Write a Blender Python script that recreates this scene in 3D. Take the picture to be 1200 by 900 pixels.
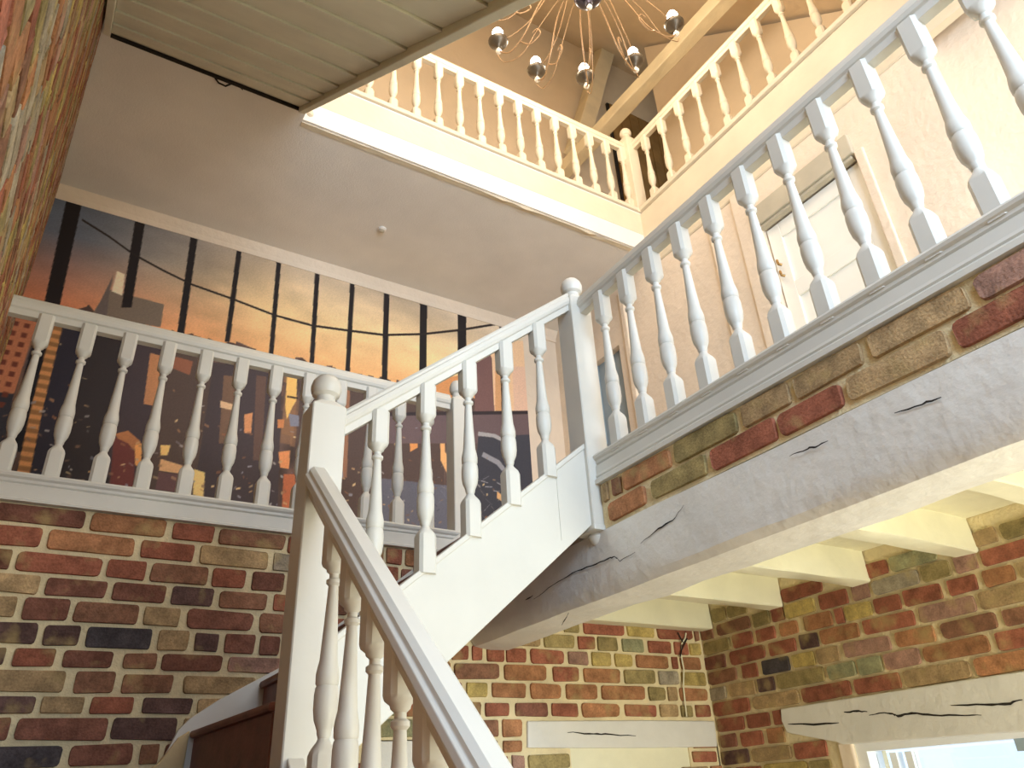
import bpy, bmesh, math, random
import numpy as np
from mathutils import Vector, Matrix
random.seed(7)
for o in list(bpy.data.objects):
    bpy.data.objects.remove(o)
SC = bpy.context.scene
COL = SC.collection
H = 1.6          # eye height; every coordinate below is relative to the eye, +H on z when built

# ---------------------------------------------------------------- camera
cam_d = bpy.data.cameras.new('camera')
cam = bpy.data.objects.new('camera', cam_d)
COL.objects.link(cam)
RX = Vector((0.85506993, -0.51609724, -0.04999063))
UP = Vector((-0.21312228, -0.43770993, 0.87349237))
FW = Vector((0.47268839, 0.73624294, 0.48426442))
mw = Matrix((RX, UP, -FW)).transposed().to_4x4()
mw.translation = Vector((0, 0, H))
cam.matrix_world = mw
cam_d.sensor_fit = 'HORIZONTAL'
cam_d.sensor_width = 36.0
cam_d.lens = 36.0 * 875.6 / 1200.0
cam_d.clip_start = 0.02
SC.camera = cam
def proj(x, y, z):
    v = Vector((x, y, z))
    d = v.dot(FW)
    if d < 0.05:
        return None
    return 600 + 875.6 * v.dot(RX) / d, 450 - 875.6 * v.dot(UP) / d, d

# ---------------------------------------------------------------- exposure, world, area lights
SC.view_settings.view_transform = 'Standard'
SC.view_settings.look = 'None'
SC.view_settings.gamma = 1.0
SC.view_settings.use_curve_mapping = False
SC.view_settings.exposure = 0.28
W = bpy.data.worlds.new('daylight')
SC.world = W
W.use_nodes = True
wn = W.node_tree
bgn = wn.nodes['Background']
bgn.inputs[0].default_value = (0.62, 0.80, 1.0, 1)
bgn.inputs[1].default_value = 1.3

def area(name, loc, target, size, power, color, sy=None):
    d = bpy.data.lights.new(name, 'AREA')
    d.energy = power
    d.color = color
    d.size = size
    if sy:
        d.shape = 'RECTANGLE'
        d.size_y = sy
    o = bpy.data.objects.new(name, d)
    COL.objects.link(o)
    o.location = (loc[0], loc[1], loc[2] + H)
    dirv = Vector(target) - Vector(loc)
    o.rotation_euler = dirv.to_track_quat('-Z', 'Y').to_euler()
    return o
area('daylight_first_floor_window', (1.5, -2.6, 1.9), (1.3, 3.0, 2.7), 2.2, 72, (0.72, 0.85, 1.0), 1.8)
area('daylight_stair_window', (0.35, -1.9, 2.5), (1.9, 1.3, 1.4), 1.2, 84, (0.55, 0.76, 1.0), 1.6)
area('daylight_ground_window', (2.6, -0.5, -0.7), (3.0, 3.2, 0.5), 1.3, 54, (1.0, 0.97, 0.74), 1.0)
area('daylight_front_door', (1.4, -2.8, -0.3), (0.3, 3.0, 0.5), 1.6, 22, (1.0, 0.90, 0.60), 1.8)
area('landing_window', (2.9, -1.6, 2.6), (3.4, 2.4, 2.6), 1.0, 44, (1.0, 0.92, 0.88), 1.4)
area('attic_fill_light', (1.4, 1.5, 5.2), (3.2, 4.6, 6.0), 1.2, 36, (1.0, 0.92, 0.82))  # added unseen fill that brightens the attic; the roof has no window
area('warm_newel_fill', (-0.02, 0.9, -1.0), (0.66, 2.3, 0.3), 0.25, 1.0, (1.0, 0.58, 0.28))  # added orange fill to tan the left faces of newel and handrail; no fitting

# ---------------------------------------------------------------- materials
def lin(c):
    return tuple(((v / 12.92) if v <= 0.04045 else ((v + 0.055) / 1.055) ** 2.4) for v in c)
def hexc(h):
    return lin(tuple(int(h[i:i + 2], 16) / 255 for i in (0, 2, 4)))
def material(name, col, rough=0.5, var=0.08, scale=6.0, bump=0.0, bscale=40.0, spec=0.4, metal=0.0, bdist=0.01):
    m = bpy.data.materials.new(name)
    m.use_nodes = True
    nt = m.node_tree
    b = nt.nodes['Principled BSDF']
    b.inputs['Roughness'].default_value = rough
    b.inputs['Metallic'].default_value = metal
    b.inputs['Specular IOR Level'].default_value = spec
    geo = nt.nodes.new('ShaderNodeNewGeometry')
    n = nt.nodes.new('ShaderNodeTexNoise')
    n.inputs['Scale'].default_value = scale
    n.inputs['Detail'].default_value = 5
    nt.links.new(geo.outputs['Position'], n.inputs['Vector'])
    r = nt.nodes.new('ShaderNodeValToRGB')
    c = hexc(col)
    r.color_ramp.elements[0].position = 0.3
    r.color_ramp.elements[1].position = 0.7
    r.color_ramp.elements[0].color = (*[v * (1 - var) for v in c], 1)
    r.color_ramp.elements[1].color = (*[min(1, v * (1 + var)) for v in c], 1)
    nt.links.new(n.outputs['Fac'], r.inputs['Fac'])
    nt.links.new(r.outputs['Color'], b.inputs['Base Color'])
    if bump:
        n2 = nt.nodes.new('ShaderNodeTexNoise')
        n2.inputs['Scale'].default_value = bscale
        n2.inputs['Detail'].default_value = 6
        nt.links.new(geo.outputs['Position'], n2.inputs['Vector'])
        bp = nt.nodes.new('ShaderNodeBump')
        bp.inputs['Strength'].default_value = bump
        bp.inputs['Distance'].default_value = bdist
        nt.links.new(n2.outputs['Fac'], bp.inputs['Height'])
        nt.links.new(bp.outputs['Normal'], b.inputs['Normal'])
    return m
def emission(name, col, strength):
    m = bpy.data.materials.new(name)
    m.use_nodes = True
    nt = m.node_tree
    nt.nodes.clear()
    e = nt.nodes.new('ShaderNodeEmission')
    e.inputs[0].default_value = (*hexc(col), 1)
    e.inputs[1].default_value = strength
    o = nt.nodes.new('ShaderNodeOutputMaterial')
    nt.links.new(e.outputs[0], o.inputs[0])
    return m
M = {}
M['white'] = material('white_gloss_paint', 'd0cec6', 0.35, 0.03, 5, 0.06, 25)
M['beam'] = material('white_limewashed_beam', 'dedbd4', 0.5, 0.07, 4, 0.35, 14, bdist=0.02)
M['joist'] = material('cream_limewashed_timber', 'e8e3c6', 0.6, 0.06, 5, 0.25, 16, bdist=0.02)
M['plaster'] = material('cream_plaster', 'ead8c2', 0.85, 0.05, 3, 0.35, 22, bdist=0.02)
M['ceiling'] = material('matt_ceiling_paint', 'e6dfd6', 0.9, 0.05, 3, 0.3, 90, bdist=0.006)
M['attic'] = material('peach_plaster', 'e2ceb0', 0.9, 0.06, 2, 0.2, 30)
M['fascia'] = material('cream_fascia_paint', 'dccdb2', 0.55, 0.04, 5, 0.25, 18, bdist=0.015)
M['mortar'] = material('lime_mortar', 'e0cfa6', 0.95, 0.12, 9, 0.6, 60, bdist=0.012)
M['soffit'] = material('grey_green_soffit_boards', 'e2e0cc', 0.75, 0.07, 4, 0.15, 30)
M['tread'] = material('dark_stained_tread', '744a3e', 0.45, 0.25, 14, 0.1, 60)
M['attic_wood'] = material('brown_boards', '94703e', 0.7, 0.25, 5, 0.2, 30)
M['attic_beam'] = material('painted_roof_timber', 'dccba6', 0.75, 0.08, 5, 0.25, 18, bdist=0.02)
M['dark'] = material('dark_gap', '2a241f', 0.9, 0.1)
M['bronze'] = material('aged_bronze', '4a4650', 0.3, 0.15, 20, metal=0.85)
M['silver'] = material('antique_cup_metal', '5e5446', 0.35, 0.15, 20, metal=0.6)
M['wire'] = material('thin_bronze_arm', 'a8845c', 0.6, 0.1, metal=0.1)
M['crystal'] = material('cut_glass_drop', 'f4ead8', 0.12, 0.02, spec=0.9)
M['floor'] = material('terracotta_floor', 'a08468', 0.6, 0.15, 3)
M['door_white'] = material('white_door_paint', 'fbf8ee', 0.45, 0.02)
M['door_blue'] = material('grey_blue_door_paint', '9aaab4', 0.6, 0.05)
M['stone'] = material('grey_beige_lintel', 'c2b8a2', 0.7, 0.08, 6, 0.2, 20)
M['brass'] = material('brass_hinge', 'a08050', 0.4, 0.1, metal=0.8)
M['window_white'] = material('white_window_paint', 'f2f4f4', 0.4, 0.02)
M['skirting'] = material('sandy_plaster_foot', 'c8b48c', 0.8, 0.08, 6, 0.3, 30)
M['bulb'] = emission('glowing_bulb', 'fff2dc', 14.0)

g = bpy.data.materials.new('window_glass'); g.use_nodes = True
nt = g.node_tree; nt.nodes.clear()
tr = nt.nodes.new('ShaderNodeBsdfTransparent'); gl = nt.nodes.new('ShaderNodeBsdfGlossy'); gl.inputs['Roughness'].default_value = 0.02
mx = nt.nodes.new('ShaderNodeMixShader'); mx.inputs[0].default_value = 0.08
oo = nt.nodes.new('ShaderNodeOutputMaterial')
nt.links.new(tr.outputs[0], mx.inputs[1]); nt.links.new(gl.outputs[0], mx.inputs[2]); nt.links.new(mx.outputs[0], oo.inputs[0])
M['glass'] = g

def brick_material():
    m = bpy.data.materials.new('handmade_brick'); m.use_nodes = True
    nt = m.node_tree; b = nt.nodes['Principled BSDF']; b.inputs['Roughness'].default_value = 0.9
    b.inputs['Specular IOR Level'].default_value = 0.2
    oi = nt.nodes.new('ShaderNodeObjectInfo')
    geo = nt.nodes.new('ShaderNodeNewGeometry')
    n1 = nt.nodes.new('ShaderNodeTexNoise'); n1.inputs['Scale'].default_value = 17; n1.inputs['Detail'].default_value = 6
    n2 = nt.nodes.new('ShaderNodeTexNoise'); n2.inputs['Scale'].default_value = 130; n2.inputs['Detail'].default_value = 4
    for n in (n1, n2): nt.links.new(geo.outputs['Position'], n.inputs['Vector'])
    r1 = nt.nodes.new('ShaderNodeMapRange'); r1.inputs[1].default_value = .3; r1.inputs[2].default_value = .7; r1.inputs[3].default_value = .68; r1.inputs[4].default_value = 1.34
    r2 = nt.nodes.new('ShaderNodeMapRange'); r2.inputs[1].default_value = .3; r2.inputs[2].default_value = .7; r2.inputs[3].default_value = .8; r2.inputs[4].default_value = 1.2
    nt.links.new(n1.outputs['Fac'], r1.inputs[0]); nt.links.new(n2.outputs['Fac'], r2.inputs[0])
    mul = nt.nodes.new('ShaderNodeMath'); mul.operation = 'MULTIPLY'
    nt.links.new(r1.outputs[0], mul.inputs[0]); nt.links.new(r2.outputs[0], mul.inputs[1])
    vm = nt.nodes.new('ShaderNodeVectorMath'); vm.operation = 'SCALE'
    nt.links.new(oi.outputs['Color'], vm.inputs[0]); nt.links.new(mul.outputs[0], vm.inputs['Scale'])
    n3 = nt.nodes.new('ShaderNodeTexNoise'); n3.inputs['Scale'].default_value = 9; n3.inputs['Detail'].default_value = 3
    nt.links.new(geo.outputs['Position'], n3.inputs['Vector'])
    r3 = nt.nodes.new('ShaderNodeMapRange'); r3.inputs[1].default_value = .55; r3.inputs[2].default_value = .72; r3.inputs[3].default_value = 0; r3.inputs[4].default_value = .6
    nt.links.new(n3.outputs['Fac'], r3.inputs[0])
    mix = nt.nodes.new('ShaderNodeMixRGB'); mix.inputs[2].default_value = (*hexc('b09a68'), 1)
    nt.links.new(r3.outputs[0], mix.inputs[0]); nt.links.new(vm.outputs[0], mix.inputs[1])
    nt.links.new(mix.outputs[0], b.inputs['Base Color'])
    bp = nt.nodes.new('ShaderNodeBump'); bp.inputs['Strength'].default_value = .5; bp.inputs['Distance'].default_value = .006
    nt.links.new(n2.outputs['Fac'], bp.inputs['Height']); nt.links.new(bp.outputs['Normal'], b.inputs['Normal'])
    return m
M['brick'] = brick_material()
def brick_stuff_material():
    m = bpy.data.materials.new('handmade_brick_mixed'); m.use_nodes = True
    nt = m.node_tree; b = nt.nodes['Principled BSDF']; b.inputs['Roughness'].default_value = 0.9
    a = nt.nodes.new('ShaderNodeVertexColor'); a.layer_name = 'Col'
    geo = nt.nodes.new('ShaderNodeNewGeometry')
    n1 = nt.nodes.new('ShaderNodeTexNoise'); n1.inputs['Scale'].default_value = 40; n1.inputs['Detail'].default_value = 6
    nt.links.new(geo.outputs['Position'], n1.inputs['Vector'])
    r1 = nt.nodes.new('ShaderNodeMapRange'); r1.inputs[1].default_value = .3; r1.inputs[2].default_value = .7; r1.inputs[3].default_value = .6; r1.inputs[4].default_value = 1.45
    nt.links.new(n1.outputs['Fac'], r1.inputs[0])
    vm = nt.nodes.new('ShaderNodeVectorMath'); vm.operation = 'SCALE'
    nt.links.new(a.outputs['Color'], vm.inputs[0]); nt.links.new(r1.outputs[0], vm.inputs['Scale'])
    nt.links.new(vm.outputs[0], b.inputs['Base Color'])
    return m
M['brick_mixed'] = brick_stuff_material()
mm = bpy.data.materials.new('printed_mural_paper'); mm.use_nodes = True
nt = mm.node_tree; b = nt.nodes['Principled BSDF']; b.inputs['Roughness'].default_value = .6; b.inputs['Specular IOR Level'].default_value = .25
a = nt.nodes.new('ShaderNodeVertexColor'); a.layer_name = 'Col'; nt.links.new(a.outputs['Color'], b.inputs['Base Color'])
M['mural'] = mm

# ---------------------------------------------------------------- builders
def tag(o, label=None, cat=None, group=None, kind=None):
    if label: o['label'] = label
    if cat: o['category'] = cat
    if group: o['group'] = group
    if kind: o['kind'] = kind
    return o
def ploc(p):
    v = Vector((0, 0, 0))
    while p:
        v += p.location
        p = p.parent
    return v
def empty(name, loc, label=None, cat=None, group=None):
    o = bpy.data.objects.new(name, None)
    COL.objects.link(o)
    o.location = (loc[0], loc[1], loc[2] + H)
    o.empty_display_size = 0.1
    return tag(o, label, cat, group)
class MB:
    def __init__(s):
        s.v = []; s.f = []; s.sm = []
    def add(s, vs, fs, smooth=False):
        k = len(s.v)
        s.v += [tuple(v) for v in vs]
        for f in fs:
            s.f.append(tuple(i + k for i in f)); s.sm.append(smooth)
        return s
    def box(s, x0, x1, y0, y1, z0, z1):
        v = [(x, y, z) for z in (z0, z1) for y in (y0, y1) for x in (x0, x1)]
        return s.add(v, [(0, 2, 3, 1), (4, 5, 7, 6), (0, 1, 5, 4), (2, 6, 7, 3), (0, 4, 6, 2), (1, 3, 7, 5)])
    def prism(s, poly, fn0, fn1):       # 2D polygon extruded between two maps
        n = len(poly)
        v = [fn0(*p) for p in poly] + [fn1(*p) for p in poly]
        f = [tuple(range(n)), tuple(range(2 * n - 1, n - 1, -1))]
        f += [(i, i + n, (i + 1) % n + n, (i + 1) % n) for i in range(n)]
        return s.add(v, f)
    def xz(s, poly, y0, y1):
        return s.prism(poly, lambda a, b: (a, y0, b), lambda a, b: (a, y1, b))
    def yz(s, poly, x0, x1):
        return s.prism(poly, lambda a, b: (x0, a, b), lambda a, b: (x1, a, b))
    def xy(s, poly, z0, z1):
        return s.prism(poly, lambda a, b: (a, b, z0), lambda a, b: (a, b, z1))
    def rings(s, rings, cap=True, smooth=True):
        n = len(rings[0]); v = [p for r in rings for p in r]; f = []
        for i in range(len(rings) - 1):
            for j in range(n):
                f.append((i * n + j, i * n + (j + 1) % n, (i + 1) * n + (j + 1) % n, (i + 1) * n + j))
        k = len(s.v)
        s.add(v, f, smooth)
        if cap:
            s.f.append(tuple(k + i for i in range(n - 1, -1, -1))); s.sm.append(False)
            s.f.append(tuple(k + (len(rings) - 1) * n + i for i in range(n))); s.sm.append(False)
        return s
    def lathe(s, prof, cx, cy, n=20):
        rs = [[(cx + r * math.cos(2 * math.pi * j / n), cy + r * math.sin(2 * math.pi * j / n), z) for j in range(n)] for r, z in prof]
        return s.rings(rs)
    def tube(s, pts, r, n=6):
        pts = [Vector(p) for p in pts]; rs = []
        for i, p in enumerate(pts):
            t = (pts[min(i + 1, len(pts) - 1)] - pts[max(i - 1, 0)]).normalized()
            a = Vector((0, 0, 1)) if abs(t.z) < .9 else Vector((1, 0, 0))
            u = t.cross(a).normalized(); w = t.cross(u)
            rr = r[i] if isinstance(r, (list, tuple)) else r
            rs.append([tuple(p + u * rr * math.cos(2 * math.pi * j / n) + w * rr * math.sin(2 * math.pi * j / n)) for j in range(n)])
        return s.rings(rs)
    def mesh(s, name, mat, origin):
        me = bpy.data.meshes.new(name)
        ox, oy, oz = origin
        me.from_pydata([(x - ox, y - oy, z - oz) for x, y, z in s.v], [], s.f)
        me.polygons.foreach_set('use_smooth', s.sm)
        me.materials.append(mat)
        bm = bmesh.new(); bm.from_mesh(me); bmesh.ops.recalc_face_normals(bm, faces=bm.faces); bm.to_mesh(me); bm.free()
        me.update()
        if any(s.sm):
            me.set_sharp_from_angle(angle=math.radians(33))
        return me
    def build(s, name, mat, parent=None, bevel=0, label=None, cat=None, group=None, kind=None):
        if isinstance(mat, str): mat = M[mat]
        a = np.array(s.v); c = (a.min(0) + a.max(0)) / 2
        o = bpy.data.objects.new(name, s.mesh(name, mat, c))
        COL.objects.link(o)
        w = Vector((c[0], c[1], c[2] + H))
        if parent:
            o.parent = parent; w = w - ploc(parent)
        o.location = w
        if bevel:
            b = o.modifiers.new('bevel', 'BEVEL'); b.width = bevel; b.segments = 2; b.limit_method = 'ANGLE'; b.angle_limit = math.radians(40)
        return tag(o, label, cat, group, kind)
def place(name, me, loc, parent, rotz=0, scale=(1, 1, 1)):
    o = bpy.data.objects.new(name, me)
    COL.objects.link(o)
    w = Vector((loc[0], loc[1], loc[2] + H))
    if parent:
        o.parent = parent; w = w - ploc(parent)
    o.location = w; o.rotation_euler = (0, 0, rotz); o.scale = scale
    return o

# ---------------------------------------------------------------- bricks
PAL = dict(R='925a46', M='785042', D='5e4843', N='4c4648', P='a07c6c', O='a27250', T='a48a66', B='855f4a', L='928258', Y='b09a5e', G='92906f', K='a09480')
def bcol(c):
    r = hexc(PAL[c]); k = random.uniform(.85, 1.15)
    return (r[0] * k, r[1] * k, r[2] * k, 1)
def brick_outline(rnd):
    rx, rz = rnd.uniform(.03, .07), rnd.uniform(.12, .3)
    pts = []
    for sx, sz in ((1, 1), (-1, 1), (-1, -1), (1, -1)):
        cx, cz = .5 * sx + rnd.uniform(-.012, .012), .5 * sz + rnd.uniform(-.045, .045)
        q = [(cx, cz - rz * sz), (cx - rx * .3 * sx, cz - rz * .3 * sz), (cx - rx * sx, cz)]
        pts += q if sx * sz > 0 else q[::-1]
    return pts
def brick_verts(rnd):
    o = brick_outline(rnd); n = len(o)
    back = [(x, .012, z) for x, z in o]
    fr = [(x * .975, -.010 + rnd.uniform(-.002, .002), z * .93) for x, z in o]
    f = [(j, (j + 1) % n, (j + 1) % n + n, j + n) for j in range(n)]
    f.append(tuple(n + i for i in range(n)))
    return back + fr, f
BR = []
for i in range(14):
    rnd = random.Random(100 + i)
    v, f = brick_verts(rnd)
    mb = MB(); mb.add(v, f, False)
    BR.append(mb.mesh('brick', M['brick'], (0, 0, 0)))
def lay(parent, frame, rows, used=None):
    """frame(u, z) -> world point of the wall face and rotation about z"""
    n = 0
    for zb, zt, L in rows:
        for u0, u1, c in L:
            if u1 - u0 < .012: continue
            (x, y, z), rz = frame((u0 + u1) / 2, (zb + zt) / 2)
            w = max(.01, u1 - u0 - .004); h = (zt - zb) - .0125 + random.uniform(-.003, .003)
            o = place('brick', random.choice(BR), (x, y, z), parent, rz, (w, 1, h))
            o.rotation_euler.y = random.uniform(-.012, .012)
            o.color = bcol(c); n += 1
    return n
def lay_stuff(parent, frame, rows, label=None):
    vs = []; fs = []; cols = []
    for zb, zt, L in rows:
        for u0, u1, c in L:
            if u1 - u0 < .012: continue
            (x, y, z), rz = frame((u0 + u1) / 2, (zb + zt) / 2)
            v, f = brick_verts(random)
            ca, sa = math.cos(rz), math.sin(rz); k = len(vs); w = u1 - u0 - .004; h = zt - zb - .0125
            for a, b_, c_ in v:
                vs.append((x + a * w * ca - b_ * sa, y + a * w * sa + b_ * ca, z + c_ * h))
            fs += [tuple(i + k for i in q) for q in f]
            cols += [bcol(c)] * len(v)
    if not vs: return None
    mb = MB(); mb.add(vs, fs)
    o = mb.build('bricks', 'brick_mixed', parent, kind='stuff')
    at = o.data.color_attributes.new('Col', 'FLOAT_COLOR', 'POINT')
    at.data.foreach_set('color', np.array(cols, dtype=np.float32).ravel())
    return o
def random_rows(u0, u1, z0, z1, pal, pitch=.088, seed=3, holes=()):
    rnd = random.Random(seed); rows = []; z = z1
    while z > z0 + .03:
        zb = max(z0, z - pitch); u = u0 - rnd.uniform(0, .2); L = []
        while u < u1:
            w = rnd.choice([.2, .19, .21, .1, .14, .17])
            a, b_ = max(u0, u), min(u1, u + w)
            zc = (z + zb) / 2
            if b_ - a > .03 and not any(h[0] < (a + b_) / 2 < h[1] and h[2] < zc < h[3] for h in holes):
                L.append((a, b_, rnd.choice(pal)))
            u += w + .014
        rows.append((zb, z, L)); z = zb
    return rows
F_BACK = lambda K: (lambda u, z: ((u, K, z), 0.0))
F_RIGHT = lambda K: (lambda u, z: ((K, u, z), -math.pi / 2))

LAMP = 5.4
BRICKS_LEFT = [
  (1.069, 1.158, [(-0.251, 0.079, 'M'), (0.093, 0.392, 'O'), (0.415, 0.597, 'R'), (0.615, 0.921, 'B')]),
  (0.971, 1.069, [(-0.248, -0.064, 'R'), (-0.047, 0.282, 'O'), (0.301, 0.525, 'R'), (0.543, 0.85, 'T'), (0.87, 0.97, 'K')]),
  (0.877, 0.971, [(-0.243, -0.148, 'M'), (-0.134, 0.175, 'R'), (0.191, 0.343, 'R'), (0.358, 0.598, 'B'), (0.611, 0.758, 'R'), (0.784, 0.932, 'M')]),
  (0.789, 0.877, [(-0.23, -0.031, 'T'), (-0.011, 0.211, 'M'), (0.229, 0.437, 'M'), (0.457, 0.631, 'D'), (0.653, 0.864, 'B'), (0.889, 1.061, 'R')]),
  (0.694, 0.789, [(-0.198, -0.087, 'T'), (-0.068, 0.093, 'M'), (0.106, 0.348, 'B'), (0.362, 0.508, 'T'), (0.531, 0.815, 'M'), (0.836, 1.055, 'B')]),
  (0.6, 0.694, [(-0.175, 0.006, 'D'), (0.022, 0.15, 'D'), (0.167, 0.416, 'N'), (0.434, 0.557, 'T'), (0.577, 0.678, 'D'), (0.699, 0.832, 'M'), (0.849, 0.94, 'M'), (0.959, 1.076, 'B')]),
  (0.522, 0.6, [(-0.153, -0.082, 'D'), (-0.059, 0.082, 'R'), (0.106, 0.284, 'M'), (0.317, 0.449, 'B'), (0.462, 0.705, 'M'), (0.725, 0.968, 'P'), (0.983, 1.096, 'B')]),
  (0.432, 0.522, [(-0.15, 0.138, 'T'), (0.163, 0.307, 'B'), (0.33, 0.522, 'B'), (0.555, 0.854, 'T'), (0.872, 1.103, 'R')]),
  (0.358, 0.432, [(-0.113, 0.053, 'D'), (0.067, 0.216, 'T'), (0.233, 0.39, 'R'), (0.416, 0.609, 'D'), (0.625, 0.769, 'T'), (0.787, 0.984, 'B')]),
  (0.264, 0.358, [(-0.109, -0.009, 'M'), (0.006, 0.311, 'M'), (0.323, 0.561, 'D'), (0.58, 0.757, 'T'), (0.78, 0.992, 'B')]),
  (0.177, 0.264, [(-0.087, 0.177, 'N'), (0.195, 0.421, 'M'), (0.439, 0.511, 'B'), (0.526, 0.769, 'M'), (0.791, 1.001, 'R')]),
]
BRICKS_FAR = [
  (0.783, 0.887, [(2.495, 2.604, 'L'), (2.632, 2.928, 'R'), (2.945, 3.157, 'Y'), (3.179, 3.466, 'R'), (3.481, 3.518, 'B')]),
  (0.698, 0.783, [(2.149, 2.336, 'T'), (2.358, 2.562, 'L'), (2.585, 2.704, 'R'), (2.72, 2.866, 'L'), (2.896, 3.061, 'G'), (3.091, 3.273, 'R'), (3.297, 3.411, 'R'), (3.421, 3.515, 'Y')]),
  (0.613, 0.698, [(1.797, 1.894, 'R'), (1.914, 1.974, 'R'), (2.0, 2.105, 'R'), (2.116, 2.24, 'R'), (2.264, 2.484, 'R'), (2.51, 2.645, 'P'), (2.669, 2.805, 'Y'), (2.831, 2.961, 'Y'), (2.987, 3.233, 'O'), (3.262, 3.31, 'R'), (3.328, 3.495, 'O')]),
  (0.525, 0.613, [(1.809, 2.073, 'B'), (2.098, 2.362, 'O'), (2.401, 2.573, 'R'), (2.601, 2.86, 'O'), (2.886, 3.116, 'L'), (3.142, 3.297, 'K'), (3.319, 3.518, 'Y')]),
  (0.439, 0.525, [(1.721, 1.852, 'R'), (1.877, 1.998, 'Y'), (2.02, 2.227, 'O'), (2.251, 2.447, 'O'), (2.477, 2.686, 'O'), (2.714, 3.024, 'O'), (3.049, 3.177, 'L'), (3.195, 3.268, 'T'), (3.286, 3.51, 'O')]),
  (0.352, 0.432, [(1.719, 1.816, 'G'), (1.844, 1.958, 'M'), (1.98, 2.12, 'R'), (2.155, 2.353, 'M'), (2.377, 2.546, 'R'), (2.569, 2.829, 'O'), (2.862, 3.093, 'R'), (3.117, 3.257, 'T'), (3.277, 3.367, 'L'), (3.393, 3.51, 'R')]),
  (0.259, 0.352, [(1.76, 1.884, 'B'), (1.926, 2.056, 'B'), (2.074, 2.191, 'O')]),
  (0.19, 0.259, [(1.759, 1.868, 'O'), (1.91, 2.045, 'T'), (2.074, 2.185, 'O'), (3.329, 3.52, 'O')]),
  (0.115, 0.19, [(1.867, 1.978, 'T'), (1.999, 2.1, 'R'), (2.121, 2.195, 'P'), (2.213, 2.473, 'L'), (3.313, 3.502, 'R')]),
]
BRICKS_RIGHT = [
  (0.873, 0.959, [(3.272, 3.388, 'L'), (3.1, 3.261, 'L'), (2.559, 2.842, 'R'), (2.164, 2.286, 'R'), (1.907, 2.156, 'G'), (1.617, 1.734, 'T'), (1.394, 1.604, 'L')]),
  (0.786, 0.873, [(3.403, 3.502, 'B'), (3.094, 3.371, 'B'), (2.95, 3.079, 'L'), (2.847, 2.935, 'R'), (2.632, 2.841, 'Y'), (2.425, 2.608, 'R'), (2.298, 2.399, 'P'), (2.024, 2.281, 'K'), (1.867, 2.012, 'L'), (1.739, 1.846, 'P'), (1.439, 1.726, 'R')]),
  (0.7, 0.786, [(3.282, 3.498, 'L'), (3.102, 3.259, 'R'), (2.933, 3.074, 'R'), (2.773, 2.902, 'O'), (2.549, 2.734, 'O'), (2.478, 2.531, 'R'), (2.309, 2.469, 'Y'), (2.151, 2.298, 'R'), (1.939, 2.136, 'R'), (1.77, 1.908, 'R'), (1.603, 1.744, 'O'), (1.449, 1.591, 'T')]),
  (0.613, 0.7, [(3.34, 3.512, 'M'), (3.03, 3.305, 'R'), (2.812, 3.003, 'R'), (2.666, 2.788, 'D'), (2.412, 2.651, 'O'), (2.105, 2.392, 'R'), (1.807, 2.086, 'P'), (1.482, 1.794, 'T')]),
  (0.527, 0.613, [(3.271, 3.5, 'B'), (3.111, 3.23, 'R'), (2.882, 3.079, 'N'), (2.714, 2.862, 'Y'), (2.558, 2.701, 'T'), (2.263, 2.532, 'P'), (2.034, 2.235, 'O'), (1.744, 2.002, 'B'), (1.493, 1.719, 'B')]),
  (0.441, 0.527, [(3.38, 3.521, 'K'), (3.152, 3.355, 'T'), (3.012, 3.135, 'D'), (2.677, 2.996, 'L'), (2.487, 2.656, 'G'), (2.338, 2.475, 'G'), (2.135, 2.326, 'P'), (1.804, 2.125, 'O'), (1.548, 1.781, 'R')]),
  (0.354, 0.441, [(3.218, 3.5, 'R'), (2.861, 3.197, 'T'), (2.541, 2.85, 'R'), (2.263, 2.524, 'R'), (1.924, 2.252, 'T'), (1.57, 1.907, 'O')]),
  (0.269, 0.354, [(3.284, 3.494, 'R'), (3.096, 3.263, 'R'), (3.006, 3.069, 'R')]),
  (0.183, 0.269, [(3.362, 3.492, 'M'), (3.167, 3.333, 'R'), (3.015, 3.136, 'O')]),
  (0.098, 0.183, [(3.294, 3.503, 'D'), (2.994, 3.271, 'T'), (2.765, 2.975, 'R')]),
  (0.013, 0.098, [(3.44, 3.575, 'L'), (3.222, 3.412, 'R'), (2.911, 3.202, 'Y'), (2.762, 2.899, 'L')]),
]
BRICKS_EDGE = [
  (1.05, 1.142, [(2.273, 2.308, 'T'), (2.188, 2.244, 'B'), (1.888, 2.176, 'O'), (1.547, 1.869, 'L'), (1.317, 1.527, 'T'), (1.046, 1.3, 'T'), (0.726, 1.026, 'T'), (0.405, 0.705, 'P')]),
  (0.957, 1.05, [(2.052, 2.284, 'O'), (1.72, 2.016, 'L'), (1.396, 1.698, 'R'), (1.144, 1.389, 'R'), (0.813, 1.129, 'T'), (0.496, 0.794, 'R')]),
]
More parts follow.
